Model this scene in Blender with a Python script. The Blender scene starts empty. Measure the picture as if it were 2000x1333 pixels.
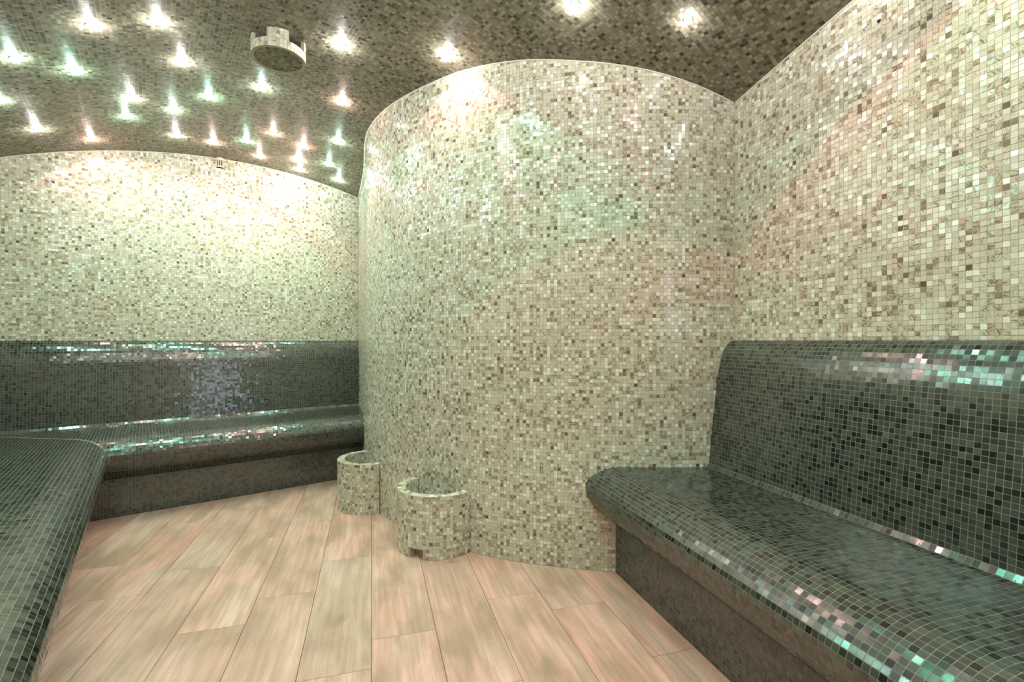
import bpy, bmesh, math, random
import numpy as np
from mathutils import Vector, Matrix
from mathutils.bvhtree import BVHTree

# ------------------------------------------------------------------ camera, world, exposure
H = 1.02                                   # eye height = height of the bench backs (m)
scene = bpy.context.scene
C = scene.collection
cam_d = bpy.data.cameras.new('camera'); cam = bpy.data.objects.new('camera', cam_d); C.objects.link(cam)
cam.location = (0, 0, H); cam.rotation_euler = (math.pi/2, 0, 0)
cam_d.sensor_width = 36.0; cam_d.lens = 17.0; cam_d.clip_start = 0.02
scene.camera = cam
world = bpy.data.worlds.new('world'); scene.world = world; world.use_nodes = True
world.node_tree.nodes['Background'].inputs[0].default_value = (0.02, 0.02, 0.02, 1)
world.node_tree.nodes['Background'].inputs[1].default_value = 1.0
vs = scene.view_settings
vs.view_transform = 'Standard'; vs.look = 'None'; vs.gamma = 1.0; vs.use_curve_mapping = False
vs.exposure = 0.36
scene.cycles.max_bounces = 6; scene.cycles.diffuse_bounces = 4; scene.cycles.glossy_bounces = 3
scene.cycles.caustics_reflective = False; scene.cycles.caustics_refractive = False
LAMP_POWER = 3.4
DOOR_GLOW = 12.0

rng = np.random.default_rng(7)
random.seed(3)
PITCH = 0.016                              # mosaic module
TILE = 0.01470                             # tile face
RAISE = 0.0004                             # tile proud of the grout

# ------------------------------------------------------------------ plan of the room (metres, camera above the origin)
yb = math.radians(52.9)
DB = np.array([math.sin(yb), math.cos(yb)])        # along the back wall
NB = np.array([-math.cos(yb), math.sin(yb)])       # towards the back wall (vault axis)
yr = math.radians(-16.2)
DR = np.array([math.sin(yr), math.cos(yr)])        # along the right wall and the floor planks
NR = np.array([math.cos(yr), -math.sin(yr)])       # towards the right wall
T_BACK = 4.14*H
S_LEFT = -0.88*H
Q_RIGHT = 1.515*H
T_FRONT = -1.65*H
V_R = 3.45*H; V_S = 0.60*H; V_TOP = 2.348*H
def vault(s):
    return V_TOP - V_R + np.sqrt(np.maximum(V_R**2 - (np.asarray(s)-V_S)**2, 0.01))
def vault_xy(x, y):
    return vault(x*DB[0] + y*DB[1])
def w2(s, t):
    return DB*s + NB*t
def line_x(s_or_none, t_or_none):
    """point of the right wall with the given s or t"""
    if t_or_none is not None:
        a = (t_or_none - Q_RIGHT*NR.dot(NB))/DR.dot(NB)
    else:
        a = (s_or_none - Q_RIGHT*NR.dot(DB))/DR.dot(DB)
    return NR*Q_RIGHT + DR*a

# plan line of the bulging wall between the right wall and the back wall
_pts = np.array([(1.10,2.128),(.968,2.102),(.80,2.078),(.62,2.064),(.454,2.070),(.291,2.095),(.0365,2.155),(-.208,2.271),
        (-.42,2.432),(-.616,2.617),(-.76,2.79),(-.885,2.99),(-.965,3.18),(-1.10,3.59),(-1.22,3.91),(-1.33,4.184),(-1.40,4.36)])
_pts[3:11] *= np.array([1.004,1.008,1.010,1.012,1.012,1.010,1.006,1.003])[:,None]
_pts = _pts*H
def catmull(P, n=24):
    P = np.vstack([2*P[0]-P[1], P, 2*P[-1]-P[-2]])
    out = []
    for i in range(1, len(P)-2):
        a, b, c, d = P[i-1], P[i], P[i+1], P[i+2]
        for t in np.linspace(0, 1, n, endpoint=False):
            out.append(.5*((2*b)+(-a+c)*t+(2*a-5*b+4*c-d)*t*t+(-a+3*b-3*c+d)*t**3))
    out.append(P[-2])
    return np.array(out)
def resample(P, n):
    d = np.r_[0, np.cumsum(np.linalg.norm(np.diff(P, axis=0), axis=1))]
    q = np.linspace(0, d[-1], n)
    return np.stack([np.interp(q, d, P[:, k]) for k in range(P.shape[1])], 1), d[-1]
_c, _ = resample(catmull(_pts), 600)
for _ in range(60):                         # relax small wobbles
    _c[1:-1] = .5*_c[1:-1] + .25*(_c[:-2]+_c[2:])
COL, COL_LEN = resample(_c, 600)
_poly = np.vstack([COL, [(-1.3*H, 5.2*H), (2.6*H, 5.2*H), (2.6*H, 2.2*H)]])
def in_column(x, y):
    x = np.asarray(x); y = np.asarray(y); ins = np.zeros(x.shape, bool)
    n = len(_poly)
    for i in range(n):
        x1, y1 = _poly[i]; x2, y2 = _poly[(i+1) % n]
        if y1 == y2: continue
        cnd = (y1 > y) != (y2 > y)
        ins ^= cnd & (x < (x2-x1)*(y-y1)/(y2-y1)+x1)
    return ins

# ------------------------------------------------------------------ materials
def new_mat(name):
    m = bpy.data.materials.new(name); m.use_nodes = True
    nt = m.node_tree; b = nt.nodes['Principled BSDF']
    return m, nt, b
def N(nt, typ, **kw):
    n = nt.nodes.new(typ)
    for k, v in kw.items(): setattr(n, k, v)
    return n
def math_node(nt, op, a, b=None, c=None):
    n = N(nt, 'ShaderNodeMath', operation=op)
    for i, v in enumerate((a, b, c)):
        if v is None: continue
        if isinstance(v, (int, float)): n.inputs[i].default_value = v
        else: nt.links.new(v, n.inputs[i])
    return n.outputs[0]
def ramp(nt, fac, stops, interp='LINEAR'):
    r = N(nt, 'ShaderNodeValToRGB'); r.color_ramp.interpolation = interp
    e = r.color_ramp.elements
    while len(e) > 1: e.remove(e[-1])
    e[0].position = stops[0][0]; e[0].color = (*stops[0][1], 1)
    for p, col in stops[1:]:
        x = e.new(p); x.color = (*col, 1)
    nt.links.new(fac, r.inputs[0])
    return r.outputs[0]
def mix(nt, fac, a, b, typ='MIX'):
    n = N(nt, 'ShaderNodeMix', data_type='RGBA', blend_type=typ)
    for sock, v in ((n.inputs[0], fac), (n.inputs[6], a), (n.inputs[7], b)):
        if isinstance(v, (int, float)): sock.default_value = v
        elif isinstance(v, tuple): sock.default_value = (*v, 1)
        else: nt.links.new(v, sock)
    return n.outputs[2]
def tile_inputs(nt):
    """per-tile random numbers: an attribute of the joined mosaic, or a custom property of a single tile object"""
    g = N(nt, 'ShaderNodeAttribute', attribute_type='GEOMETRY', attribute_name='tile')
    o = N(nt, 'ShaderNodeAttribute', attribute_type='OBJECT', attribute_name='tile')
    add = N(nt, 'ShaderNodeVectorMath', operation='ADD')
    nt.links.new(g.outputs['Vector'], add.inputs[0]); nt.links.new(o.outputs['Vector'], add.inputs[1])
    sep = N(nt, 'ShaderNodeSeparateXYZ'); nt.links.new(add.outputs[0], sep.inputs[0])
    uv = N(nt, 'ShaderNodeUVMap', uv_map='UVMap')
    return sep.outputs, uv.outputs[0]
def vein_vector(nt, t, uv):
    rot = N(nt, 'ShaderNodeVectorRotate', rotation_type='Z_AXIS')
    rot.inputs['Center'].default_value = (.5, .5, 0)
    nt.links.new(uv, rot.inputs['Vector'])
    nt.links.new(math_node(nt, 'MULTIPLY', t[1], 6.283), rot.inputs['Angle'])
    off = N(nt, 'ShaderNodeCombineXYZ')
    nt.links.new(math_node(nt, 'MULTIPLY', t[2], 91.0), off.inputs[0])
    nt.links.new(math_node(nt, 'MULTIPLY', t[1], 57.0), off.inputs[1])
    add = N(nt, 'ShaderNodeVectorMath', operation='ADD')
    nt.links.new(rot.outputs[0], add.inputs[0]); nt.links.new(off.outputs[0], add.inputs[1])
    return add.outputs[0]

def mat_light_tile(name, gain=1.0):
    m, nt, b = new_mat(name)
    t, uv = tile_inputs(nt)
    g = lambda r, gg, bb: (min(r*gain, .95), min(gg*gain, .95), min(bb*gain, .95))
    base = ramp(nt, t[0], [(0.0, g(.74,.775,.73)), (.10, g(.69,.715,.66)), (.16, g(.59,.585,.50)), (.45, g(.56,.545,.45)),
                           (.74, g(.53,.50,.41)), (.90, g(.49,.45,.36)), (.965, g(.45,.40,.31)), (.985, g(.20,.165,.12)), (1.0, g(.10,.08,.06))])
    sc = N(nt, 'ShaderNodeVectorMath', operation='MULTIPLY'); sc.inputs[1].default_value = (3.4, .75, 1)
    nt.links.new(vein_vector(nt, t, uv), sc.inputs[0])
    nz = N(nt, 'ShaderNodeTexNoise'); nz.inputs['Scale'].default_value = 1.0; nz.inputs['Detail'].default_value = 2.5
    nz.inputs['Distortion'].default_value = .7
    nt.links.new(sc.outputs[0], nz.inputs['Vector'])
    streak = N(nt, 'ShaderNodeMapRange', interpolation_type='SMOOTHSTEP')
    streak.inputs['From Min'].default_value = .54; streak.inputs['From Max'].default_value = .65
    nt.links.new(math_node(nt, 'ADD', nz.outputs[0], math_node(nt, 'MULTIPLY', math_node(nt, 'MAXIMUM', math_node(nt, 'SUBTRACT', t[0], .60), 0.0), .32)), streak.inputs['Value'])
    # plain whites and plain dark tiles carry little marbling, the middle of the range most
    amt = ramp(nt, t[0], [(0, (0,0,0)), (.14, (.05,)*3), (.20, (.30,)*3), (.5, (.45,)*3), (.66, (.85,)*3), (.96, (.92,)*3), (1, (.2,)*3)])
    f = N(nt, 'ShaderNodeMath', operation='MULTIPLY'); nt.links.new(streak.outputs[0], f.inputs[0]); nt.links.new(amt, f.inputs[1])
    dark = ramp(nt, t[2], [(0, g(.19,.15,.09)), (.5, g(.16,.14,.09)), (.8, g(.30,.18,.11)), (1, g(.09,.08,.06))])
    col = mix(nt, f.outputs[0], base, dark)
    nt.links.new(col, b.inputs['Base Color'])
    b.inputs['Roughness'].default_value = .14; b.inputs['IOR'].default_value = 1.52
    b.inputs['Coat Weight'].default_value = .0
    return m
def mat_dark_tile(name, warm=False):
    m, nt, b = new_mat(name)
    t, uv = tile_inputs(nt)
    if warm:
        st = [(0, (.34,.32,.245)), (.2, (.265,.248,.187)), (.6, (.195,.18,.132)), (.88, (.135,.121,.084)), (1.0, (.045,.04,.03))]
    else:
        st = [(0, (.056,.068,.055)), (.40, (.042,.051,.041)), (.60, (.031,.038,.030)), (.74, (.019,.024,.019)), (.84, (.008,.010,.008)), (1.0, (.004,.005,.004))]
    base = ramp(nt, t[0], st)
    sc = N(nt, 'ShaderNodeVectorMath', operation='MULTIPLY'); sc.inputs[1].default_value = (3.0, .8, 1)
    nt.links.new(vein_vector(nt, t, uv), sc.inputs[0])
    nz = N(nt, 'ShaderNodeTexNoise'); nz.inputs['Scale'].default_value = 1.3; nz.inputs['Detail'].default_value = 2.0
    nt.links.new(sc.outputs[0], nz.inputs['Vector'])
    k = N(nt, 'ShaderNodeMapRange'); k.inputs['From Min'].default_value = .3; k.inputs['From Max'].default_value = .7
    k.inputs['To Min'].default_value = .72 if warm else .88; k.inputs['To Max'].default_value = 1.2 if warm else 1.1
    nt.links.new(nz.outputs[0], k.inputs['Value'])
    mul = N(nt, 'ShaderNodeVectorMath', operation='SCALE'); nt.links.new(base, mul.inputs[0]); nt.links.new(k.outputs[0], mul.inputs['Scale'])
    nt.links.new(mul.outputs[0], b.inputs['Base Color'])
    b.inputs['Roughness'].default_value = .34 if warm else .15
    b.inputs['IOR'].default_value = 1.5 if warm else 1.9
    b.inputs['Specular IOR Level'].default_value = .22 if warm else .5
    return m
def mat_plain(name, col, rough=.6, noise=.0, scale=60, metallic=0.0):
    m, nt, b = new_mat(name)
    if noise:
        tc = N(nt, 'ShaderNodeTexCoord')
        nz = N(nt, 'ShaderNodeTexNoise'); nz.inputs['Scale'].default_value = scale; nz.inputs['Detail'].default_value = 4
        nt.links.new(tc.outputs['Object'], nz.inputs['Vector'])
        lo = tuple(c*(1-noise) for c in col); hi = tuple(min(1, c*(1+noise)) for c in col)
        nt.links.new(ramp(nt, nz.outputs[0], [(.3, lo), (.7, hi)]), b.inputs['Base Color'])
    else:
        b.inputs['Base Color'].default_value = (*col, 1)
    b.inputs['Roughness'].default_value = rough; b.inputs['Metallic'].default_value = metallic
    return m
def mat_emit(name, col, strength):
    m, nt, b = new_mat(name)
    b.inputs['Base Color'].default_value = (.8, .8, .8, 1)
    b.inputs['Emission Color'].default_value = (*col, 1); b.inputs['Emission Strength'].default_value = strength
    b.inputs['Roughness'].default_value = .1
    return m
def mat_plank():
    m, nt, b = new_mat('wood_look_plank')
    o = N(nt, 'ShaderNodeAttribute', attribute_type='OBJECT', attribute_name='tile')
    sep = N(nt, 'ShaderNodeSeparateXYZ'); nt.links.new(o.outputs['Vector'], sep.inputs[0])
    tc = N(nt, 'ShaderNodeTexCoord')
    off = N(nt, 'ShaderNodeCombineXYZ')
    nt.links.new(math_node(nt, 'MULTIPLY', sep.outputs[1], 40.0), off.inputs[0])
    nt.links.new(math_node(nt, 'MULTIPLY', sep.outputs[2], 40.0), off.inputs[1])
    add = N(nt, 'ShaderNodeVectorMath', operation='ADD'); nt.links.new(tc.outputs['Object'], add.inputs[0]); nt.links.new(off.outputs[0], add.inputs[1])
    def noise(scale, sx, sy, detail, dist=0.0):
        v = N(nt, 'ShaderNodeVectorMath', operation='MULTIPLY'); v.inputs[1].default_value = (sx, sy, 1); nt.links.new(add.outputs[0], v.inputs[0])
        n = N(nt, 'ShaderNodeTexNoise'); n.inputs['Scale'].default_value = scale; n.inputs['Detail'].default_value = detail
        n.inputs['Distortion'].default_value = dist; nt.links.new(v.outputs[0], n.inputs['Vector'])
        return n.outputs[0]
    base = ramp(nt, sep.outputs[0], [(0, (.75,.39,.335)), (.35, (.79,.47,.41)), (.65, (.72,.45,.39)), (1, (.62,.47,.39))])
    patches = noise(4.2, 2.2, .8, 3, .15)
    c1 = mix(nt, ramp(nt, patches, [(.42, (0,0,0)), (.62, (.85,)*3)]), base, (.42,.29,.235))
    pale = noise(3.1, 1.8, .5, 2, .1)
    c2 = mix(nt, ramp(nt, pale, [(.5, (0,0,0)), (.72, (.6,)*3)]), c1, (.86,.63,.58))
    grain = noise(9.0, 6.0, .35, 5, .3)
    c3 = mix(nt, ramp(nt, grain, [(.40, (.45,)*3), (.62, (0,0,0))]), c2, (.36,.22,.14))
    # worn dark marks
    spots = noise(2.6, 2.4, 1.2, 2, .2)
    c4 = mix(nt, ramp(nt, spots, [(.66, (0,0,0)), (.76, (.6,)*3)]), c3, (.20,.17,.13))
    # brushed ridges along the board
    wv = N(nt, 'ShaderNodeTexWave', wave_type='BANDS', bands_direction='X'); wv.inputs['Scale'].default_value = 44
    wv.inputs['Distortion'].default_value = 1.2; wv.inputs['Detail'].default_value = 2; wv.inputs['Detail Scale'].default_value = 1.2
    v = N(nt, 'ShaderNodeVectorMath', operation='MULTIPLY'); v.inputs[1].default_value = (1, .06, 1); nt.links.new(add.outputs[0], v.inputs[0])
    nt.links.new(v.outputs[0], wv.inputs['Vector'])
    c5 = mix(nt, ramp(nt, wv.outputs['Color'], [(0, (.34,)*3), (.45, (0,0,0))]), c4, (.40,.26,.18))
    nt.links.new(c5, b.inputs['Base Color'])
    b.inputs['Roughness'].default_value = .55
    bp = N(nt, 'ShaderNodeBump'); bp.inputs['Strength'].default_value = .5; bp.inputs['Distance'].default_value = .0015
    nt.links.new(wv.outputs['Color'], bp.inputs['Height']); nt.links.new(bp.outputs[0], b.inputs['Normal'])
    return m

M = {
    'light': mat_light_tile('light_glass_mosaic'),
    'pale': mat_light_tile('pale_stone_mosaic', 1.12),
    'vault': mat_dark_tile('vault_glass_mosaic', warm=True),
    'dark': mat_dark_tile('dark_glass_mosaic'),
    'grout_light': mat_plain('beige_grout', (.40,.375,.28), .85, .12, 90),
    'grout_vault': mat_plain('brown_grout', (.17,.155,.115), .85, .12, 90),
    'grout_dark': mat_plain('grey_grout', (.20,.215,.185), .8, .12, 90),
    'joint': mat_plain('floor_joint', (.30,.20,.15), .9, .15, 60),
    'plank': mat_plank(),
    'plaster': mat_plain('beige_plaster', (.52,.49,.39), .8, .06, 12),
    'steel': mat_plain('brushed_steel', (.6,.6,.58), .35, .05, 80, metallic=1.0),
    'plastic': mat_plain('cream_plastic', (.72,.62,.50), .45, .03, 40),
    'black': mat_plain('black_rubber', (.012,.011,.010), .5, .1, 60),
    'pane': mat_emit('frosted_door_glass', (.66,.80,1.0), DOOR_GLOW),
}

# ------------------------------------------------------------------ helpers
def link(o, parent=None):
    C.objects.link(o)
    if parent is not None: o.parent = parent
    return o
def tag(o, label, cat, group=None):
    o['label'] = label; o['category'] = cat
    if group: o['group'] = group
    return o
def empty(name, loc):
    o = bpy.data.objects.new(name, None); o.empty_display_size = .05; o.location = loc
    return link(o)
def mesh_obj(name, verts, faces, mat, parent=None, origin=(0,0,0), smooth=False):
    me = bpy.data.meshes.new(name)
    ox = np.array(origin)
    me.from_pydata([tuple(np.asarray(v)-ox) for v in verts], [], [tuple(f) for f in faces])
    me.materials.append(M[mat]); me.update()
    bm = bmesh.new(); bm.from_mesh(me); bmesh.ops.recalc_face_normals(bm, faces=bm.faces); bm.to_mesh(me); bm.free()
    if smooth: me.polygons.foreach_set('use_smooth', [True]*len(me.polygons))
    return link(bpy.data.objects.new(name, me), parent)
BLOCKERS = []                               # plain bodies, used to find which tiles are hidden
def blocker(o):
    BLOCKERS.append(o); return o

def slab(name, outline, z0, z1, mat, **kw):
    """closed plan outline between two heights (numbers or callables of x, y)"""
    f0 = z0 if callable(z0) else (lambda x, y: z0); f1 = z1 if callable(z1) else (lambda x, y: z1)
    n = len(outline)
    v = [(x, y, f0(x, y)) for x, y in outline] + [(x, y, float(f1(x, y))) for x, y in outline]
    f = [[i, (i+1) % n, n+(i+1) % n, n+i] for i in range(n)] + [list(range(n))[::-1], list(range(n, 2*n))]
    return mesh_obj(name, v, f, mat, **kw)

# frames of mosaic tiles -------------------------------------------------------
class Tiles:
    def __init__(self): self.c=[]; self.u=[]; self.v=[]; self.part=[]
    def add(self, c, u, v, part=0):
        """c centres, u / v full edge vectors (right, up; u x v points into the room)"""
        self.c.append(c); self.u.append(u); self.v.append(v); self.part.append(np.full(len(c), part))
    def done(self):
        return [np.concatenate(a) for a in (self.c, self.u, self.v, self.part)]
def in_view(c):
    """what a camera here, or a step aside, could see"""
    x, y, z = c.T
    return (y > -.15) & (np.abs(x)-.5 < 1.16*np.maximum(y, 0)) & (np.abs(z-H)-.35 < .80*np.maximum(y, 0))

QU = np.array([(-.5,-.5),(.5,-.5),(.5,.5),(-.5,.5)])
TOPK = .98
FACES5 = np.array([(4,5,6,7),(0,1,5,4),(1,2,6,5),(2,3,7,6),(3,0,4,7)])
UV5 = np.array([[(0,0),(1,0),(1,1),(0,1)],[(0,0),(1,0),(1,0),(0,0)],[(1,0),(1,1),(1,1),(1,0)],[(1,1),(0,1),(0,1),(1,1)],[(0,1),(0,0),(0,0),(0,1)]], float)
def tile_mesh(name, c, u, v, n, att, mat, origin):
    k = len(c)
    base = c[:,None,:] + QU[None,:,0,None]*u[:,None,:] + QU[None,:,1,None]*v[:,None,:] - n[:,None,:]*.0006
    top = c[:,None,:] + TOPK*(QU[None,:,0,None]*u[:,None,:] + QU[None,:,1,None]*v[:,None,:]) + n[:,None,:]*RAISE
    V = np.concatenate([base, top], 1).reshape(-1, 3) - np.array(origin)
    F = (FACES5[None] + (np.arange(k)*8)[:,None,None]).reshape(-1)
    me = bpy.data.meshes.new(name)
    me.vertices.add(len(V)); me.vertices.foreach_set('co', V.astype(np.float32).ravel())
    me.loops.add(len(F)); me.loops.foreach_set('vertex_index', F.astype(np.int32))
    me.polygons.add(k*5); me.polygons.foreach_set('loop_start', np.arange(0, len(F), 4, dtype=np.int32))
    me.update(calc_edges=True)
    me.polygons.foreach_set('use_smooth', np.zeros(k*5, dtype=bool))
    uvl = me.uv_layers.new(name='UVMap')
    uvl.data.foreach_set('uv', np.tile(UV5.reshape(-1), k).astype(np.float32))
    a = me.attributes.new('tile', 'FLOAT_VECTOR', 'FACE')
    a.data.foreach_set('vector', np.repeat(att, 5, axis=0).astype(np.float32).ravel())
    me.materials.append(mat)
    return me
UNIT = {}
def unit_tile(mat):
    if mat not in UNIT:
        e = np.eye(3)
        # edge vectors carry the size, so the shared tile is 1 x 1 and its height is scaled separately
        k = TOPK
        V = [(*p, -.0006) for p in QU] + [(*(p*k), RAISE) for p in QU]
        me = bpy.data.meshes.new('tile'); me.from_pydata(V, [], [tuple(f) for f in FACES5])
        uvl = me.uv_layers.new(name='UVMap'); uvl.data.foreach_set('uv', UV5.reshape(-1))
        me.materials.append(M[mat]); UNIT[mat] = me
    return UNIT[mat]
FIELDS = []
def field(tiles, mat, parts, origin, tilt=1.0, singles=300, tone=None):
    """queue a mosaic: parts is the list of parent objects the tiles belong to"""
    FIELDS.append((tiles.done(), mat, parts, origin, tilt, singles, tone))

def project(c):
    return 1000+944*c[:,0]/c[:,1], 666-944*(c[:,2]-H)/c[:,1]

def lay_fields():
    bvhs = []
    deps = bpy.context.evaluated_depsgraph_get()
    for o in BLOCKERS:
        bm = bmesh.new(); bm.from_mesh(o.data)
        bm.transform(Matrix.Translation(o.location if o.parent is None else o.parent.location))
        bvhs.append(BVHTree.FromBMesh(bm)); bm.free()
    eye = Vector((0, 0, H)); total = 0
    for (c, u, v, part), mat, parts, origin, tilt, singles, tone in FIELDS:
        keep = in_view(c); c, u, v, part = c[keep], u[keep], v[keep], part[keep]
        if not len(c): continue
        n = np.cross(u, v); n /= np.linalg.norm(n, axis=1)[:,None]
        k = len(c); sg = math.radians(tilt)
        lu = np.linalg.norm(u, axis=1)*rng.normal(0, sg, k).clip(-2.5*sg, 2.5*sg); lv = np.linalg.norm(v, axis=1)*rng.normal(0, sg, k).clip(-2.5*sg, 2.5*sg)
        uj = u + n*lu[:,None]; vj = v + n*lv[:,None]
        c = c + n*(np.maximum(.5*(np.abs(lu)+np.abs(lv))-.0003, 0))[:,None]      # bedded so that no corner sinks into the grout
        nj = np.cross(uj, vj); nj /= np.linalg.norm(nj, axis=1)[:,None]
        att = rng.random((k, 3))
        px, py = project(np.where(c[:,1:2] > .05, c, [[0, 1, 99.]]))
        d = c - np.array([0, 0, H]); dist = np.linalg.norm(d, axis=1)
        cosv = -(d*nj).sum(1)/dist
        area = np.linalg.norm(np.cross(u, v), axis=1)*cosv/(d[:,1].clip(.05)**2)/ (d[:,1].clip(.05)/dist)**1
        ok = (px > 6) & (px < 1994) & (py > 6) & (py < 1327) & (cosv > .05) & (c[:,1] > .1)
        order = np.argsort(-np.where(ok, area, -1)); chosen = []
        for i in order:
            if len(chosen) >= singles or not ok[i]: break
            p = Vector(c[i] + nj[i]*.004); dr = p-eye; L = dr.length; dr.normalize()
            if any((h := b.ray_cast(eye, dr, L-.012))[0] is not None for b in bvhs): continue
            chosen.append(i)
        mask = np.ones(k, bool); mask[chosen] = False
        for pi, par in enumerate(parts):
            sel = mask & (part == pi)
            if sel.any():
                o = bpy.data.objects.new('mosaic', tile_mesh('mosaic', c[sel], uj[sel], vj[sel], nj[sel], att[sel], M[mat], origin))
                o['kind'] = 'stuff'; link(o, par); total += int(sel.sum())
        me = unit_tile(mat)
        for i in chosen:
            o = bpy.data.objects.new('tile', me)
            w, hh, q = uj[i], vj[i], nj[i]; l = c[i]-np.array(origin)
            o.matrix_basis = Matrix(((w[0], hh[0], q[0], l[0]), (w[1], hh[1], q[1], l[1]), (w[2], hh[2], q[2], l[2]), (0,0,0,1)))
            o['tile'] = [float(a) for a in att[i]]
            link(o, parts[int(part[i])])
        total += len(chosen)
    print('tiles laid:', total)

def wall_tiles(P, length, z0, ztop, tl, flip, outside=None, z0f=None):
    """tiles on an upright wall over plan polyline P (array, arclength 0..length); flip sets which side faces the room"""
    d = np.r_[0, np.cumsum(np.linalg.norm(np.diff(P, axis=0), axis=1))]
    n = int(d[-1]/PITCH); a = (np.arange(n)+.5)*PITCH
    x = np.interp(a, d, P[:,0]); y = np.interp(a, d, P[:,1])
    e = PITCH*.5
    tx = np.interp(a+e, d, P[:,0])-np.interp(a-e, d, P[:,0]); ty = np.interp(a+e, d, P[:,1])-np.interp(a-e, d, P[:,1])
    l = np.hypot(tx, ty); tx /= l; ty /= l
    if flip: tx, ty = -tx, -ty
    top = np.minimum(vault_xy(x+tx*e, y+ty*e), vault_xy(x-tx*e, y-ty*e)) if ztop is None else np.full(n, ztop)
    rows = int((3.0-z0)/PITCH)
    zz = z0 + np.arange(rows)*PITCH
    Z0, I = np.meshgrid(zz, np.arange(n), indexing='ij'); Z0 = Z0.ravel(); I = I.ravel()
    hh = np.minimum(PITCH, top[I]-Z0); ok = hh > .0045
    if outside is not None: ok &= ~outside(x[I], y[I])
    Z0, I, hh = Z0[ok], I[ok], hh[ok]
    c = np.stack([x[I], y[I], Z0+hh/2], 1)
    g = PITCH-TILE
    u = np.stack([tx[I]*TILE, ty[I]*TILE, 0*tx[I]], 1)
    v = np.stack([0*hh, 0*hh, hh-g], 1)
    tl.add(c, u, v)

# ------------------------------------------------------------------ the setting
def structure(o):
    o['kind'] = 'structure'; return o
FR = line_x(None, T_FRONT); BR = line_x(None, T_BACK)
FL = w2(S_LEFT, T_FRONT); BL = w2(S_LEFT, T_BACK)
TH = .12
floor = structure(slab('floor', [FL, FR, BR, BL], -.10, -.006, 'joint'))
# back wall
def band(a, b, nrm, n=40, ext=.12):
    """plan outline of a wall from a to b with thickness away from the room"""
    t = np.linspace(0, 1, n)[:,None]; A = a+(b-a)*t
    return np.vstack([A, (A+nrm*TH)[::-1]])
def arched_wall(name, a, b, nrm, z0=-.1, mat='grout_light', zt=None):
    P = band(np.array(a), np.array(b), np.array(nrm)); n = len(P)//2
    zt_ = lambda x, y: float(vault_xy(x, y))+.05
    v = []; f = []
    for i in range(n):
        (x, y), (x2, y2) = P[i], P[2*n-1-i]
        v += [(x,y,z0), (x,y,zt_(x,y)), (x2,y2,z0), (x2,y2,zt_(x2,y2))]
    for i in range(n-1):
        k = 4*i; f += [(k,k+4,k+5,k+1), (k+2,k+3,k+7,k+6), (k+1,k+5,k+7,k+3), (k,k+2,k+6,k+4)]
    f += [(0,1,3,2), (4*n-4,4*n-2,4*n-1,4*n-3)]
    return mesh_obj(name, v, f, mat)
wall_back = structure(blocker(arched_wall('wall_back', BL-DB*TH, w2(2.05*H, T_BACK), NB)))
wall_right = structure(blocker(arched_wall('wall_right', FR, NR*Q_RIGHT+DR*2.6*H, NR)))
wall_left = structure(arched_wall('wall_left', FL, BL, -DB, mat='plaster'))
wall_front = structure(arched_wall('wall_front', FL-DB*TH, FR+DB*TH, -NB, mat='plaster'))
# bulging wall
def column():
    n = len(COL); v = []; f = []
    tg = np.gradient(COL, axis=0); tg /= np.linalg.norm(tg, axis=1)[:,None]
    inn = np.stack([tg[:,1], -tg[:,0]], 1)           # behind the surface
    Q = COL+inn*.06
    for i in range(n):
        zt = float(vault_xy(*COL[i]))+.05
        v += [(*COL[i],-.1), (*COL[i],zt), (*Q[i],-.1), (*Q[i],zt)]
    for i in range(n-1):
        k = 4*i; f += [(k,k+4,k+5,k+1), (k+2,k+3,k+7,k+6), (k+1,k+5,k+7,k+3), (k,k+2,k+6,k+4)]
    f += [(0,1,3,2), (4*n-4,4*n-2,4*n-1,4*n-3)]
    return mesh_obj('wall_column', v, f, 'grout_light', smooth=False)
wall_column = structure(blocker(column()))
# vaulted ceiling
def vault_body():
    s = np.linspace(S_LEFT-TH, 2.75*H, 90); v = []; f = []
    for q in s:
        z = float(vault(q))
        for t in (T_FRONT-TH, T_BACK+TH):
            p = w2(q, t); v += [(*p, z), (*p, z+.1)]
    for i in range(len(s)-1):
        k = 4*i; f += [(k,k+4,k+6,k+2), (k+1,k+3,k+7,k+5), (k,k+1,k+5,k+4), (k+2,k+6,k+7,k+3)]
    f += [(0,2,3,1), (4*len(s)-4,4*len(s)-3,4*len(s)-1,4*len(s)-2)]
    return mesh_obj('ceiling', v, f, 'grout_vault', smooth=True)
ceiling = structure(vault_body())

tl = Tiles(); wall_tiles(COL, COL_LEN, .002, None, tl, True, outside=lambda x, y: (x*NR[0]+y*NR[1] > Q_RIGHT+.004) | (x*NB[0]+y*NB[1] > T_BACK+.004))
field(tl, 'light', [wall_column], (0,0,0), 2.1)
tl = Tiles(); wall_tiles(np.linspace(w2(S_LEFT, T_BACK), w2(1.7*H, T_BACK), 2), 0, .998*H, None, tl, False, outside=in_column)
field(tl, 'light', [wall_back], (0,0,0), 2.1)
tl = Tiles(); wall_tiles(np.array([NR*Q_RIGHT+DR*2.45*H, NR*Q_RIGHT-DR*1.0*H]), 0, .998*H, None, tl, False, outside=in_column)
field(tl, 'light', [wall_right], (0,0,0), 2.1)
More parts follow.
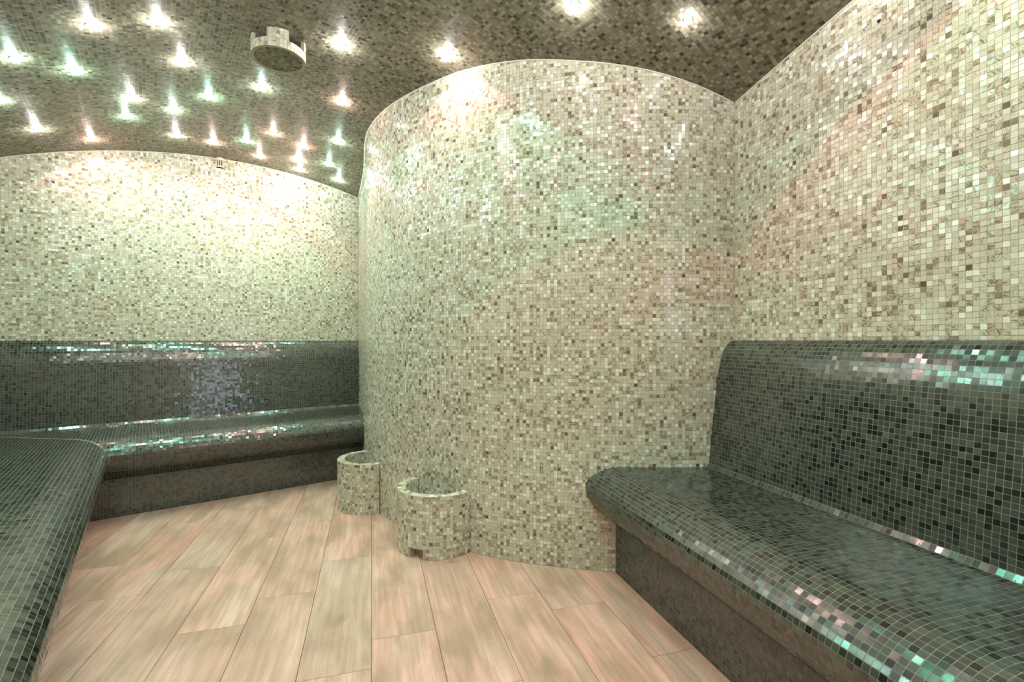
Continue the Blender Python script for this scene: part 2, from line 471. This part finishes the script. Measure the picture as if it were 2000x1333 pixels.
# vault mosaic
tl = Tiles()
th = np.arange(-int(1.75*H/PITCH), int(2.1*H/PITCH))*PITCH/V_R
tt = np.arange(int((-.4)/PITCH), int(T_BACK/PITCH)+1)*PITCH
TH_, T_ = np.meshgrid(th, tt, indexing='ij'); TH_ = TH_.ravel(); T_ = T_.ravel()
S_ = V_S+V_R*np.sin(TH_); Zc = V_TOP-V_R+V_R*np.cos(TH_)
XY = S_[:,None]*DB + T_[:,None]*NB
ok = (S_ > S_LEFT) & (T_ < T_BACK-.004) & (XY@NR < Q_RIGHT-.004) & ~in_column(XY[:,0], XY[:,1])
XY, Zc, TH_ = XY[ok], Zc[ok], TH_[ok]
cu = np.stack([np.cos(TH_)*DB[0], np.cos(TH_)*DB[1], -np.sin(TH_)], 1)*TILE
cv = np.tile(np.array([-NB[0], -NB[1], 0])*TILE, (len(XY), 1))
cc = np.c_[XY, Zc]
sgn = np.cross(cu, cv)[:,2]
cv = np.where(sgn[:,None] > 0, -cv, cv)
tl.add(cc, cu, cv)
field(tl, 'vault', [ceiling], (0,0,0), .7)

# pale sealant beads where the walls meet the vault
def bead(name, P, inward):
    r = .0045; V = []; F = []; n = len(P)
    for (x, y), (ix, iy) in zip(P, inward):
        z = float(vault_xy(x, y))
        for k in range(5):
            a = math.pi/2*k/4; d = r*math.cos(a)*1.0; V.append((x+ix*d, y+iy*d, z-r*math.sin(a)+.0005))
        V.append((x-ix*.002, y-iy*.002, z+.002))
    for i in range(n-1):
        for k in range(6): F.append((6*i+k, 6*i+(k+1)%6, 6*i+6+(k+1)%6, 6*i+6+k))
    F += [tuple(range(6)), tuple(range(6*n-6, 6*n))[::-1]]
    return structure(mesh_obj(name, V, F, 'sealant'))
M['sealant'] = mat_plain('pale_sealant', (.66,.63,.53), .5, .05, 50)
_tg = np.gradient(COL, axis=0); _tg /= np.linalg.norm(_tg, axis=1)[:,None]
_sel = (COL@NR < Q_RIGHT) & (COL@NB < T_BACK)
bead('trim_1', COL[_sel][::4], np.stack([-_tg[:,1], _tg[:,0]], 1)[_sel][::4])
_b = np.linspace(w2(S_LEFT, T_BACK), w2(1.46*H, T_BACK), 60); bead('trim_2', _b, np.tile(-NB, (60,1)))
_b = np.linspace(NR*Q_RIGHT+DR*1.74*H, NR*Q_RIGHT-DR*.8*H, 60); bead('trim_3', _b, np.tile(-NR, (60,1)))

# floor boards ----------------------------------------------------------------
PW = .2140*H; PL = .806*H
starts = {0: 1.683, -1: 1.537, 1: 2.167, 2: 1.821, 3: 1.684, 4: 1.346, -2: 2.074, -5: 2.237, -3: 1.90, -4: 1.62, -6: 1.75, -7: 2.0, -8: 1.5, 5: 1.9}
board_cache = {}
def clip_poly(poly, nrm, d):
    out = []
    for i in range(len(poly)):
        a, b = poly[i], poly[(i+1) % len(poly)]
        da, db_ = np.dot(a, nrm)-d, np.dot(b, nrm)-d
        if da <= 0: out.append(a)
        if da*db_ < 0: out.append(a+(b-a)*da/(da-db_))
    return out
JW = .0008
for k in range(-9, 6):
    r0 = starts.get(k, 1.7)*H
    for j in range(-4, 5):
        ra, rb = r0+j*PL+JW, r0+(j+1)*PL-JW; qa, qb = k*PW+JW, (k+1)*PW-JW
        poly = [NR*qa+DR*ra, NR*qb+DR*ra, NR*qb+DR*rb, NR*qa+DR*rb]
        poly = clip_poly(poly, NR, 1.018*H); poly = clip_poly(poly, NB, 3.55*H) if poly else poly
        poly = clip_poly(poly, -DB, .29*H) if poly else poly; poly = clip_poly(poly, -NB, 1.2*H) if poly else poly
        if len(poly) < 3: continue
        ctr = sum(poly)/len(poly)
        if in_column(np.array([p[0] for p in poly]), np.array([p[1] for p in poly])).all(): continue
        # local axes: x across, y along the board
        loc = [(np.dot(p-ctr, NR), np.dot(p-ctr, DR)) for p in poly]; n = len(loc)
        ch = .0012; cen = np.mean(loc, axis=0)
        inner = [tuple(np.array(p)+(cen-np.array(p))/np.linalg.norm(cen-np.array(p))*ch*1.4) for p in loc]
        V = [(*p, -.008) for p in loc]+[(*p, -.0008) for p in loc]+[(*p, 0) for p in inner]
        F = [list(range(n))[::-1]]+[[i,(i+1)%n,n+(i+1)%n,n+i] for i in range(n)]+[[n+i,n+(i+1)%n,2*n+(i+1)%n,2*n+i] for i in range(n)]+[list(range(2*n,3*n))]
        key = tuple(np.round(np.array(loc).ravel(), 4))
        if key not in board_cache:
            o = mesh_obj('plank', V, F, 'plank', floor); board_cache[key] = o.data
        else:
            o = link(bpy.data.objects.new('plank', board_cache[key]), floor)
        o.location = (ctr[0], ctr[1], 0); o.rotation_euler.z = math.atan2(NR[1], NR[0])
        o['tile'] = [random.random(), random.random(), random.random()]

# ------------------------------------------------------------------ benches
BACK_P = [(.003,1.003),(.0195,.998),(.034,.986),(.047,.968),(.058,.947),(.066,.926),(.075,.890),(.081,.855),(.090,.758),(.106,.61),(.118,.474)]
NOSE = [(.481,.458),(.522,.451),(.560,.436),(.589,.415),(.609,.394),(.619,.370),(.614,.334),(.602,.304),(.584,.278),(.557,.254),(.522,.231),(.5045,.216)]
def profile(extra):
    """(part, points) runs from the wall outwards, metres; parts 0 backrest, 1 seat, 2 riser"""
    bk = catmull(np.array(BACK_P), 10)
    ns = np.array(NOSE)+np.array([extra, 0])
    seat = np.vstack([[(.130,.458)], np.linspace((.14,.458), ns[0], 12)[:-1], catmull(ns, 10)])
    return [(0, bk*H), (1, np.array([(.1185,.4735),(.130,.4585)])*H), (1, seat*H), (2, np.array([(.503+extra,.214),(.503+extra,.0)])*H)]
def make_bench(name, wings, extra, label):
    """wings: list of (frame(a, p)->xy, axis, outward, a0, a1, keep(a, p), end0(p), end1(p))"""
    w0 = wings[0]
    base = w0['at'](w0['mid'], .25*H); origin = (float(base[0]), float(base[1]), 0.0)
    root = empty(name, origin); tag(root, label, 'bench')
    runs = []
    for pi, r in profile(extra):
        dd = np.r_[0, np.cumsum(np.linalg.norm(np.diff(r, axis=0), axis=1))]; m = max(1, round(dd[-1]/PITCH)); q = np.linspace(0, dd[-1], m+1)
        runs.append((pi, np.stack([np.interp(q, dd, r[:,0]), np.interp(q, dd, r[:,1])], 1)))
    parts = []
    # bodies (grout bed), one mesh per part, both wings joined where they meet
    spec = [('backrest', [runs[0][1]], [(0,.40*H)]), ('seat', [runs[1][1], runs[2][1]], None), ('riser', [runs[3][1]], None)]
    for pi, (pn, rr, extra_pts) in enumerate(spec):
        line = np.vstack(rr)
        if pi == 0: loop = np.vstack([line, [(line[-1,0], .44*H), (line[0,0], .44*H)]])
        elif pi == 1: loop = np.vstack([line, [(line[-1,0]-.02, line[-1,1]), (.45*H, .33*H), (.02, .33*H), (.02, line[0,1]-.0)]])
        else: loop = np.vstack([line, [(line[0,0]-.10*H, 0), (line[0,0]-.10*H, line[0,1]+.015), (line[0,0], line[0,1]+.015)]])
        V = []; F = []
        for w in wings:
            n = len(loop); k = len(V)
            for e in ('end0', 'end1'):
                for p, z in loop:
                    xy = w['at'](w[e](p), p); V.append((xy[0], xy[1], z))
            F += [[k+i, k+(i+1)%n, k+n+(i+1)%n, k+n+i] for i in range(n)]
            F += [[k+i for i in range(n)][::-1], [k+n+i for i in range(n)]]
        o = mesh_obj(pn, V, F, 'grout_dark', root, origin); blocker(o); parts.append(o)
    tl = Tiles()
    for w in wings:
        for pi, run in runs:
            seg = np.linalg.norm(np.diff(run, axis=0), axis=1); d = np.r_[0, np.cumsum(seg)]
            m = len(run)-1; e0, e1 = run[:-1], run[1:]; tg = e1-e0; mid = (e0+e1)/2
            a = np.arange(w['a0']+PITCH/2, w['a1'], PITCH)
            I, J = np.meshgrid(np.arange(m), np.arange(len(a)), indexing='ij'); I = I.ravel(); J = J.ravel()
            kp = w['keep'](a[J], mid[I,0]); I, J = I[kp], J[kp]
            ax, ow = w['axis'], w['out']
            base0 = w['at'](0., 0.)
            xy = base0 + a[J][:,None]*ax + mid[I,0][:,None]*ow
            c = np.c_[xy, mid[I,1]]
            sc = (np.linalg.norm(tg, axis=1)-(PITCH-TILE))/np.linalg.norm(tg, axis=1)
            tv = tg*sc[:,None]
            v = -np.c_[tv[I,0][:,None]*ow, tv[I,1]]            # uphill
            u = np.tile(np.array([ax[0], ax[1], 0])*TILE, (len(I), 1))
            # make u x v face the room
            nrm = np.cross(u, v)
            up = np.c_[tg[I,1][:,None]*-ow, tg[I,0]]           # outward normal of the profile
            s = np.sign((nrm*up).sum(1)); u = u*s[:,None]
            ok = ~in_column(c[:,0], c[:,1])
            tl.add(c[ok], u[ok], v[ok], pi)
    field(tl, 'dark', parts, origin, 1.2)
    return root
def right_at(a, p): return DR*a + NR*(Q_RIGHT-p)
def meet_column(at, lo, hi):
    """where a bench line at distance p from its wall runs into the bulging wall"""
    def f(p):
        a = np.linspace(lo, hi, 1500); xy = np.array([at(q, p) for q in a]); ins = in_column(xy[:,0], xy[:,1])
        return float(a[np.argmax(ins)]) + .0006 if ins.any() else hi
    return f
make_bench('mosaic_bench', [dict(at=right_at, axis=DR, out=-NR, a0=-.9*H, a1=2.45*H, mid=1.2*H, keep=lambda a, p: np.ones(len(a), bool),
           end0=lambda p: -1.0*H, end1=meet_column(right_at, 1.2*H, 2.4*H))], 0.0,
           'dark green-grey mosaic bench running from the bulging wall along the straight wall')
def back_at(a, p): return DB*a + NB*(T_BACK-p)
def left_at(a, p): return NB*a + DB*(S_LEFT+p)
make_bench('corner_bench', [
    dict(at=back_at, axis=DB, out=-NB, a0=S_LEFT, a1=1.95*H, mid=.5*H, keep=lambda a, p: a-S_LEFT > p+.004, end0=lambda p: S_LEFT+p, end1=meet_column(back_at, .6*H, 1.75*H)),
    dict(at=left_at, axis=NB, out=DB, a0=-.6*H, a1=T_BACK, mid=2*H, keep=lambda a, p: T_BACK-a > p+.004, end0=lambda p: -.7*H, end1=lambda p: T_BACK-p)],
    .097, 'dark mosaic corner bench turning below the wall with the cream vent')

# ------------------------------------------------------------------ horseshoe bins at the foot of the bulging wall
def bin_(cx, cy, label, notch_az):
    R = .200*H; W = .042*H; HT = .288*H
    root = empty('mosaic_bin', (cx, cy, 0)); tag(root, label, 'bin', 'horseshoe bins against the bulging wall')
    origin = (cx, cy, 0.0)
    az = np.radians(np.arange(0, 360, 3.0))
    out_ok = ~in_column(cx+(R-W*.5)*np.cos(az), cy+(R-W*.5)*np.sin(az))
    # contiguous run outside the wall, with a little bite into it
    i0 = next(i for i in range(len(az)) if out_ok[i] and not out_ok[i-1])
    run = [az[i0]-math.radians(1.5)]
    i = i0
    while out_ok[i % len(az)]: run.append(az[i0]+math.radians(3.0)*(i-i0)); i += 1
    run.append(run[-1]+math.radians(1.5)); run = np.array(run)
    nz = math.radians(notch_az); half = math.radians(10.0); nh = .046*H
    def seg_body(name, angs, z0, z1, r0, r1, mat):
        V = []; F = []
        for a in angs:
            for r, z in ((r1,z0),(r1,z1),(r0,z1),(r0,z0)): V.append((r*math.cos(a), r*math.sin(a), z))
        for j in range(len(angs)-1):
            k = 4*j
            for e in range(4): F.append((k+e, k+(e+1)%4, k+4+(e+1)%4, k+4+e))
        F += [(0,1,2,3), (4*len(angs)-1,4*len(angs)-2,4*len(angs)-3,4*len(angs)-4)]
        return V, F
    def joined(name, segs, mat):
        V = []; F = []
        for v_, f_ in segs:
            k = len(V); V += v_; F += [tuple(i+k for i in f) for f in f_]
        return blocker(mesh_obj(name, V, F, mat, root))
    a_lo, a_hi = nz-half, nz+half
    while a_lo > run[-1]: a_lo -= 2*math.pi; a_hi -= 2*math.pi
    while a_hi < run[0]: a_lo += 2*math.pi; a_hi += 2*math.pi
    A1 = np.r_[run[run < a_lo-1e-3], a_lo]; A2 = np.r_[a_hi, run[run > a_hi+1e-3]]
    shell = joined('shell', [seg_body('', run, nh, HT-.003, R-W, R, 0), seg_body('', A1, .0, nh, R-W, R, 0), seg_body('', A2, .0, nh, R-W, R, 0)], 'grout_light')
    rim = joined('rim', [seg_body('', run, HT-.003, HT+.0004, R-W+.0005, R-.0005, 0)], 'grout_light')
    tl = Tiles(); g = PITCH-TILE
    def ring(rad, sign, part, z0, z1):
        n = max(8, int(round((run[-1]-run[0])*rad/PITCH))); st = (run[-1]-run[0])/n
        a = run[0]+(np.arange(n)+.5)*st; rows = int(round((z1-z0)/PITCH)); ph = (z1-z0)/rows
        I, J = np.meshgrid(np.arange(rows), np.arange(n), indexing='ij'); I = I.ravel(); J = J.ravel()
        z = z0+(I+.5)*ph; aa = a[J]
        ok = ~((z < nh) & (aa > a_lo-st*.4) & (aa < a_hi+st*.4))
        z, aa = z[ok], aa[ok]
        c = np.stack([cx+rad*np.cos(aa), cy+rad*np.sin(aa), z], 1)
        okc = ~in_column(c[:,0], c[:,1]); c, aa = c[okc], aa[okc]
        u = np.stack([-np.sin(aa), np.cos(aa), 0*aa], 1)*(st*rad-g)*sign
        v = np.tile(np.array([0,0,ph-g]), (len(c),1))
        tl.add(c, u, v, part)
    ring(R, 1, 0, .001, HT-.001)
    ring(R-W, -1, 0, .001, HT-.001)
    field(tl, 'light', [shell], origin, 1.4, singles=300)
    # rim: two rings of pale tiles
    tr = Tiles()
    for r_ in (R-W*.27, R-W*.73):
        n = int(round((run[-1]-run[0])*r_/ (PITCH*1.25))); st = (run[-1]-run[0])/n
        aa = run[0]+(np.arange(n)+.5)*st
        c = np.stack([cx+r_*np.cos(aa), cy+r_*np.sin(aa), 0*aa+HT+.0006], 1)
        okc = ~in_column(c[:,0], c[:,1]); c, aa = c[okc], aa[okc]
        u = np.stack([np.cos(aa), np.sin(aa), 0*aa], 1)*(W*.46-.001)
        v = np.stack([-np.sin(aa), np.cos(aa), 0*aa], 1)*(st*r_-.001)
        tr.add(c, u, v, 0)
    field(tr, 'pale', [rim], origin, .6)
    return root
bin_(-.365*H, 2.400*H, 'horseshoe mosaic bin against the bulging wall, closer to the bench along the straight wall', -112)
bin_(-.862*H, 2.972*H, 'horseshoe mosaic bin against the bulging wall, beside the corner bench', -168)

# ------------------------------------------------------------------ things on the ceiling and walls
def steam_drum(s, t):
    p = w2(s, t); zc = float(vault(s)); R = .112*H; drop = .082*H; bh = .038*H; W = .014
    z0 = zc-drop
    root = empty('steam_diffuser', (p[0], p[1], z0)); tag(root, 'round mosaic-clad steam diffuser hanging on short tabs below the vault', 'diffuser')
    origin = (p[0], p[1], z0)
    def arc(name, a0, a1, zz0, zz1, parent, n, mat='grout_light'):
        V = []; F = []; A = np.radians(np.linspace(a0, a1, n))
        full = abs(a1-a0-360) < 1e-6
        for a in A:
            for r, z in ((R,zz0),(R,zz1),(R-W,zz1),(R-W,zz0)): V.append((r*math.cos(a), r*math.sin(a), z))
        for j in range(n-1):
            k = 4*j
            for e in range(4): F.append((k+e, k+(e+1)%4, k+4+(e+1)%4, k+4+e))
        if not full: F += [(0,1,2,3), (4*n-1,4*n-2,4*n-3,4*n-4)]
        return mesh_obj(name, V, F, mat, parent)
    rim = arc('rim', 0, 360, 0, bh, root, 73)
    n = 40; V = [(0,0,.004)]+[((R-.001)*math.cos(a), (R-.001)*math.sin(a), .004) for a in np.linspace(0, 2*math.pi, n, endpoint=False)]
    V += [(x, y, .012) for x, y, z in V]
    F = [(0, 1+(i+1)%n, 1+i) for i in range(n)]+[(n+1, n+2+i, n+2+(i+1)%n) for i in range(n)]+[(1+i, 1+(i+1)%n, n+2+(i+1)%n, n+2+i) for i in range(n)]
    disc = mesh_obj('underside', V, F, 'grout_vault', root)
    g = PITCH-TILE
    tl = Tiles(); st = math.radians(360)/46; rows = 2
    tabs_az = [-66, 24, 114, 204]
    def sheath(a_list, z_list, ph, part):
        A, Zz = np.meshgrid(a_list, z_list, indexing='ij'); A = A.ravel(); Zz = Zz.ravel()
        c = np.stack([p[0]+R*np.cos(A), p[1]+R*np.sin(A), z0+Zz], 1)
        u = np.stack([-np.sin(A), np.cos(A), 0*A], 1)*(st*R-g); v = np.tile(np.array([0,0,ph-g]), (len(A),1))
        tl.add(c, u, v, part)
    parts = [rim]
    sheath((np.arange(46)+.5)*st, (np.arange(2)+.5)*bh/2, bh/2, 0)
    for k, az in enumerate(tabs_az):
        tb = arc('tab', az-23, az+23, bh, drop+.012, root, 13); parts.append(tb)
        m = int(46/math.degrees(st))
        th_ = drop+.004-bh
        sheath(math.radians(az)+(np.arange(m)-m/2+.5)*st, bh+(np.arange(3)+.5)*th_/3, th_/3, k+1)
    field(tl, 'pale', parts, origin, 1.5)
    td = Tiles(); k = int(R/PITCH)+1
    gx, gy = np.meshgrid(np.arange(-k, k+1)*PITCH, np.arange(-k, k+1)*PITCH); gx = gx.ravel(); gy = gy.ravel()
    ok = np.hypot(np.abs(gx)+PITCH*.42, np.abs(gy)+PITCH*.42) < R-.002; gx, gy = gx[ok], gy[ok]
    xy = p+gx[:,None]*DR+gy[:,None]*NR
    c = np.c_[xy, np.full(len(gx), z0+.004)]
    u = np.tile(np.array([DR[0],DR[1],0])*TILE, (len(gx),1)); v = np.tile(np.array([NR[0],NR[1],0])*TILE, (len(gx),1))
    if np.cross(u[0], v[0])[2] > 0: u = -u
    td.add(c, u, v, 0); field(td, 'vault', [disc], origin, .7)
steam_drum(.485, 2.415)

def wall_vent(s):
    p = w2(s, T_BACK); zt = float(vault(s))
    w, hgt, dep = .056, .058, .034
    root = empty('wall_vent', (p[0], p[1], zt-.068)); root.rotation_euler.z = math.atan2(DB[1], DB[0])
    tag(root, 'small cream slotted vent cage on the wall just under the vault', 'vent')
    # local: x along the wall, y into the wall, z up
    def bx(name, x0,x1,y0,y1,z0,z1, taper=1.0):
        V = [(x0*taper,y0,z0),(x1*taper,y0,z0),(x1*taper,y1,z0),(x0*taper,y1,z0),(x0,y0,z1),(x1,y0,z1),(x1,y1,z1),(x0,y1,z1)]
        F = [(0,3,2,1),(4,5,6,7),(0,1,5,4),(1,2,6,5),(2,3,7,6),(3,0,4,7)]
        return mesh_obj(name, V, F, 'plastic', root)
    n = 13; V = []; F = []                       # half-round overhanging cap, domed
    for z, k in ((.046, 1.0), (.052, 1.02), (.060, .86)):
        for i in range(n):
            a = math.pi*i/(n-1); V.append((-.039*k*math.cos(a), -(.046*k)*math.sin(a), z+(.006*math.sin(a) if z > .055 else 0)))
    for r in range(2):
        for i in range(n-1): F.append((r*n+i, r*n+i+1, (r+1)*n+i+1, (r+1)*n+i))
    F += [tuple(range(n))[::-1], tuple(range(2*n, 3*n)), (0, n, 2*n, 3*n-1, 2*n-1, n-1)]
    mesh_obj('cap', V, F, 'plastic', root)
    V = []; F = []                               # bottom ring
    for z in (.0, .009):
        for r in (.024, .019):
            for i in range(n):
                a = math.pi*i/(n-1); V.append((-r*math.cos(a), -r*1.15*math.sin(a), z))
    for i in range(n-1):
        for a_, b_ in ((0, 1), (2, 3), (0, 2), (1, 3)):
            F.append((a_*n+i, a_*n+i+1, b_*n+i+1, b_*n+i))
    mesh_obj('bottom_ring', V, F, 'plastic', root)
    for i in range(7):                           # upright bars
        a = math.pi*(i+.0)/6; x, y = -.026*math.cos(a), -.030*math.sin(a)
        bx('bar', x-.0016, x+.0016, y-.0016, y+.0016, .005, .049, .93 if i not in (3,) else 1)
    bx('slot_shade_plate', -.022, .022, -.003, .004, -.004, .05).data.materials[0] = M['black']  # coloured black to stand in for the shade inside the open slots
wall_vent(.432*H)

def wall_plug():
    # black stud in the right wall, under the vault
    u, v = (1717-1000)/944, (666-41)/944
    y = Q_RIGHT/(NR[0]*u+NR[1]); p = np.array([u*y, y]); z = H+v*y
    root = empty('wall_stud', (p[0], p[1], z)); tag(root, 'tiny black round stud in the pale straight wall near the vault', 'stud')
    n = 12
    def cyl(name, r0, r1, d0, d1):
        V = []; F = []
        t = np.array([DR[0], DR[1], 0]); nn = np.array([-NR[0], -NR[1], 0]); zz = np.array([0,0,1.])
        for r, d in ((r0,d0),(r1,d1)):
            for i in range(n):
                a = 2*math.pi*i/n; V.append(tuple(nn*d+(t*math.cos(a)+zz*math.sin(a))*r))
        F = [(i,(i+1)%n,n+(i+1)%n,n+i) for i in range(n)]+[tuple(range(n))[::-1], tuple(range(n,2*n))]
        mesh_obj(name, V, F, 'black', root)
    cyl('collar', .0055, .0050, -.002, .003); cyl('pin', .0032, .0022, .003, .007)
wall_plug()

# ------------------------------------------------------------------ star lamps in the vault
SEEN = {                                     # places (along, into the room) in the vault, by the colour of the glow
    'white': [(-0.18,2.60),(0.04,2.49),(0.14,2.81),(-0.06,3.32),(-0.49,3.80),(0.16,3.85),(0.91,3.87),(0.97,4.07),(0.72,2.26),(1.12,1.98),(1.64,1.06),(1.32,1.34)],
    'mint': [(-0.45,2.93),(-0.57,3.38),(0.13,3.42),(1.03,3.31),(1.25,4.01),(0.50,2.90)],
    'green': [(-0.27,3.03),(0.28,3.16),(-0.09,3.59),(0.55,3.75),(1.10,3.76)],
    'pink': [(-0.27,4.00),(0.37,3.89),(0.67,3.50),(0.67,4.00),(0.89,2.78)],
    'red': [(0.88,3.58)]}
HIDDEN = {                                   # the same lamps go on over the rest of the vault
    'white': [(.35,1.75),(1.72,.55),(-.15,1.55),(.55,.35),(-.6,1.25),(1.0,-.75),(-.4,-.1)],
    'mint': [(.95,.95),(-.45,2.0),(.05,.25),(.3,-.5)],
    'green': [(.75,1.45),(1.35,.15),(-.3,-.9)],
    'pink': [(.35,.95),(.9,-.15)],
    'red': [(1.25,.75),(-.3,.8),(.5,-1.2)]}
COLS = {'white': (1.0,.96,.92), 'mint': (.50,1.0,.80), 'green': (.20,1.0,.66), 'pink': (1.0,.50,.45), 'red': (1.0,.20,.20)}
GLOW = {k: mat_emit('lamp_glow_'+k, tuple(.45+.55*c for c in v), 14.0) for k, v in COLS.items()}
for m_ in GLOW.values(): m_.cycles.emission_sampling = 'NONE'   # the lamp's light object does the sampling
SAY = {'white': 'white', 'mint': 'pale mint', 'green': 'green', 'pink': 'soft pink', 'red': 'pink-red'}
M['chrome'] = M['steel']
LONE = {(0.72,2.26): 'tiny white lamp in the vault beside the steam diffuser, on its bulging-wall side', (0.50,2.90): 'tiny lamp in the vault just past the steam diffuser, towards the cream vent',
        (0.89,2.78): 'tiny pink-white lamp in the vault halfway from diffuser to bulging wall', (1.12,1.98): 'lone white lamp in the vault at the turn of the bulging wall',
        (1.64,1.06): 'lone white lamp in the vault beside the top of the straight wall', (1.32,1.34): 'lone lamp in the vault in front of the bulging wall, midway along',
        (0.37,3.89): 'tiny pink lamp in the vault directly above the cream vent', (1.25,4.01): 'tiny mint lamp deepest in the corner of vault, bulging wall and vent wall'}
def dome_mesh():
    V = []; F = []; n = 14
    rings = [(.0150, 0), (.0150, -.003), (.0132, -.0068), (.009, -.0102), (.0035, -.0118)]
    for r, z in rings:
        for i in range(n): a = 2*math.pi*i/n; V.append((r*math.cos(a), r*math.sin(a), z))
    for k in range(len(rings)-1):
        for i in range(n): F.append((k*n+i, k*n+(i+1)%n, (k+1)*n+(i+1)%n, (k+1)*n+i))
    F.append(tuple(range((len(rings)-1)*n, len(rings)*n))); F.append(tuple(range(n))[::-1])
    R_ = []; G = []
    for r, z in ((.0150,.004),(.0150,-.0022),(.0185,-.0018),(.0185,.004)):
        for i in range(n): a = 2*math.pi*i/n; R_.append((r*math.cos(a), r*math.sin(a), z))
    for k in range(4):
        for i in range(n): G.append((k*n+i, k*n+(i+1)%n, ((k+1)%4)*n+(i+1)%n, ((k+1)%4)*n+i))
    return (V, F), (R_, G)
(dv, df), (rv, rf) = dome_mesh()
lens_src, ring_src = {}, None
SPOT = {}
def lamp(s, t, hue, seen):
    global ring_src
    p = w2(s, t); z = float(vault(s))-RAISE; th_ = math.asin((s-V_S)/V_R)
    # local +z follows the vault normal
    nrm = Vector((DB[0]*math.sin(th_), DB[1]*math.sin(th_), math.cos(th_)))
    root = empty('star_lamp', (p[0], p[1], z)); root.rotation_mode = 'QUATERNION'
    root.rotation_quaternion = Vector((0,0,1)).rotation_difference(nrm)
    where = ('near the cream-vent wall' if t > 3.2 else 'over the corner bench') if seen else 'towards the glazed door'
    if (s, t) in LONE: tag(root, LONE[s, t], 'lamp', 'star lamps in the vault')
    else: tag(root, f'tiny round lamp glowing {SAY[hue]} in the vault {where}', 'lamp', f'{SAY[hue]} star lamps {where}')
    if hue not in lens_src:
        o = mesh_obj('lens', dv, df, 'plastic', root, smooth=True); o.data.materials[0] = GLOW[hue]; lens_src[hue] = o.data
    else: link(bpy.data.objects.new('lens', lens_src[hue]), root)
    if ring_src is None: o = mesh_obj('trim_ring', rv, rf, 'chrome', root, smooth=True); ring_src = o.data
    else: link(bpy.data.objects.new('trim_ring', ring_src), root)
    def spot(col, pw, size, blend, tilt=(0, 0)):
        key = (col, pw, size, blend)
        if key not in SPOT:
            d = bpy.data.lights.new('lamp_beam', 'SPOT'); d.color = col; d.energy = pw; d.spot_size = math.radians(size); d.spot_blend = blend
            d.shadow_soft_size = .011; SPOT[key] = d
        o = bpy.data.objects.new('beam', SPOT[key]); link(o, root); o.location = (0, 0, -.016); o.rotation_euler = (tilt[0], tilt[1], 0)
    gain = (.50 if t > 3.2 else .55 if t > 2.4 else .32 if s > 1.5 else .70) if seen else (.5 if s > 1.5 else 1.1)     # the cluster is many dim lamps
    pt = tuple(round(.55*c+.45*w, 3) for c, w in zip(COLS[hue], (1,.96,.92)))
    if (pt, gain) not in SPOT:
        d = bpy.data.lights.new('lamp_light', 'POINT'); d.color = pt; d.energy = LAMP_POWER*gain*.85; d.shadow_soft_size = .008; SPOT[pt, gain] = d
    o = bpy.data.objects.new('glow', SPOT[pt, gain]); link(o, root); o.location = (0, 0, -.0165)
    a = random.uniform(0, 6.28)
    if hue != 'white' or random.random() < .5:
        k = hue if hue != 'white' else random.choice(('red', 'green', 'pink'))
        spot(COLS[k], LAMP_POWER*3.0*gain, random.choice((104, 118, 132)), .05, (.30*math.cos(a), .30*math.sin(a)))
for lamps, seen in ((SEEN, True), (HIDDEN, False)):
    for hue, places in lamps.items():
        for s, t in places: lamp(s, t, hue, seen)

# ------------------------------------------------------------------ glazed door behind the camera
def door():
    c = w2(1.30, T_FRONT); t3 = np.array([DB[0], DB[1], 0]); n3 = np.array([NB[0], NB[1], 0]); zz = np.array([0,0,1.])
    fr = bpy.data.objects.new('door_1', None); fr.location = (c[0], c[1], 0); link(fr); fr['kind'] = 'structure'
    def bx(name, x0,x1,y0,y1,z0,z1, mat):
        V = [tuple(t3*x+n3*y+zz*z) for z in (z0,z1) for x, y in ((x0,y0),(x1,y0),(x1,y1),(x0,y1))]
        return mesh_obj(name, V, [(0,3,2,1),(4,5,6,7),(0,1,5,4),(1,2,6,5),(2,3,7,6),(3,0,4,7)], mat, fr)
    bx('pane', -.36,.36,.012,.026,.05,2.0,'pane')
    bx('door_frame', -.42,-.36,.0,.05,0,2.06,'steel'); bx('door_frame', .36,.42,.0,.05,0,2.06,'steel')
    bx('door_frame', -.36,.36,.0,.05,2.0,2.06,'steel'); bx('door_frame', -.36,.36,.0,.05,0,.05,'steel')
    bx('handle', .27,.295,.05,.075,.85,1.25,'steel')
door()

lay_fields()
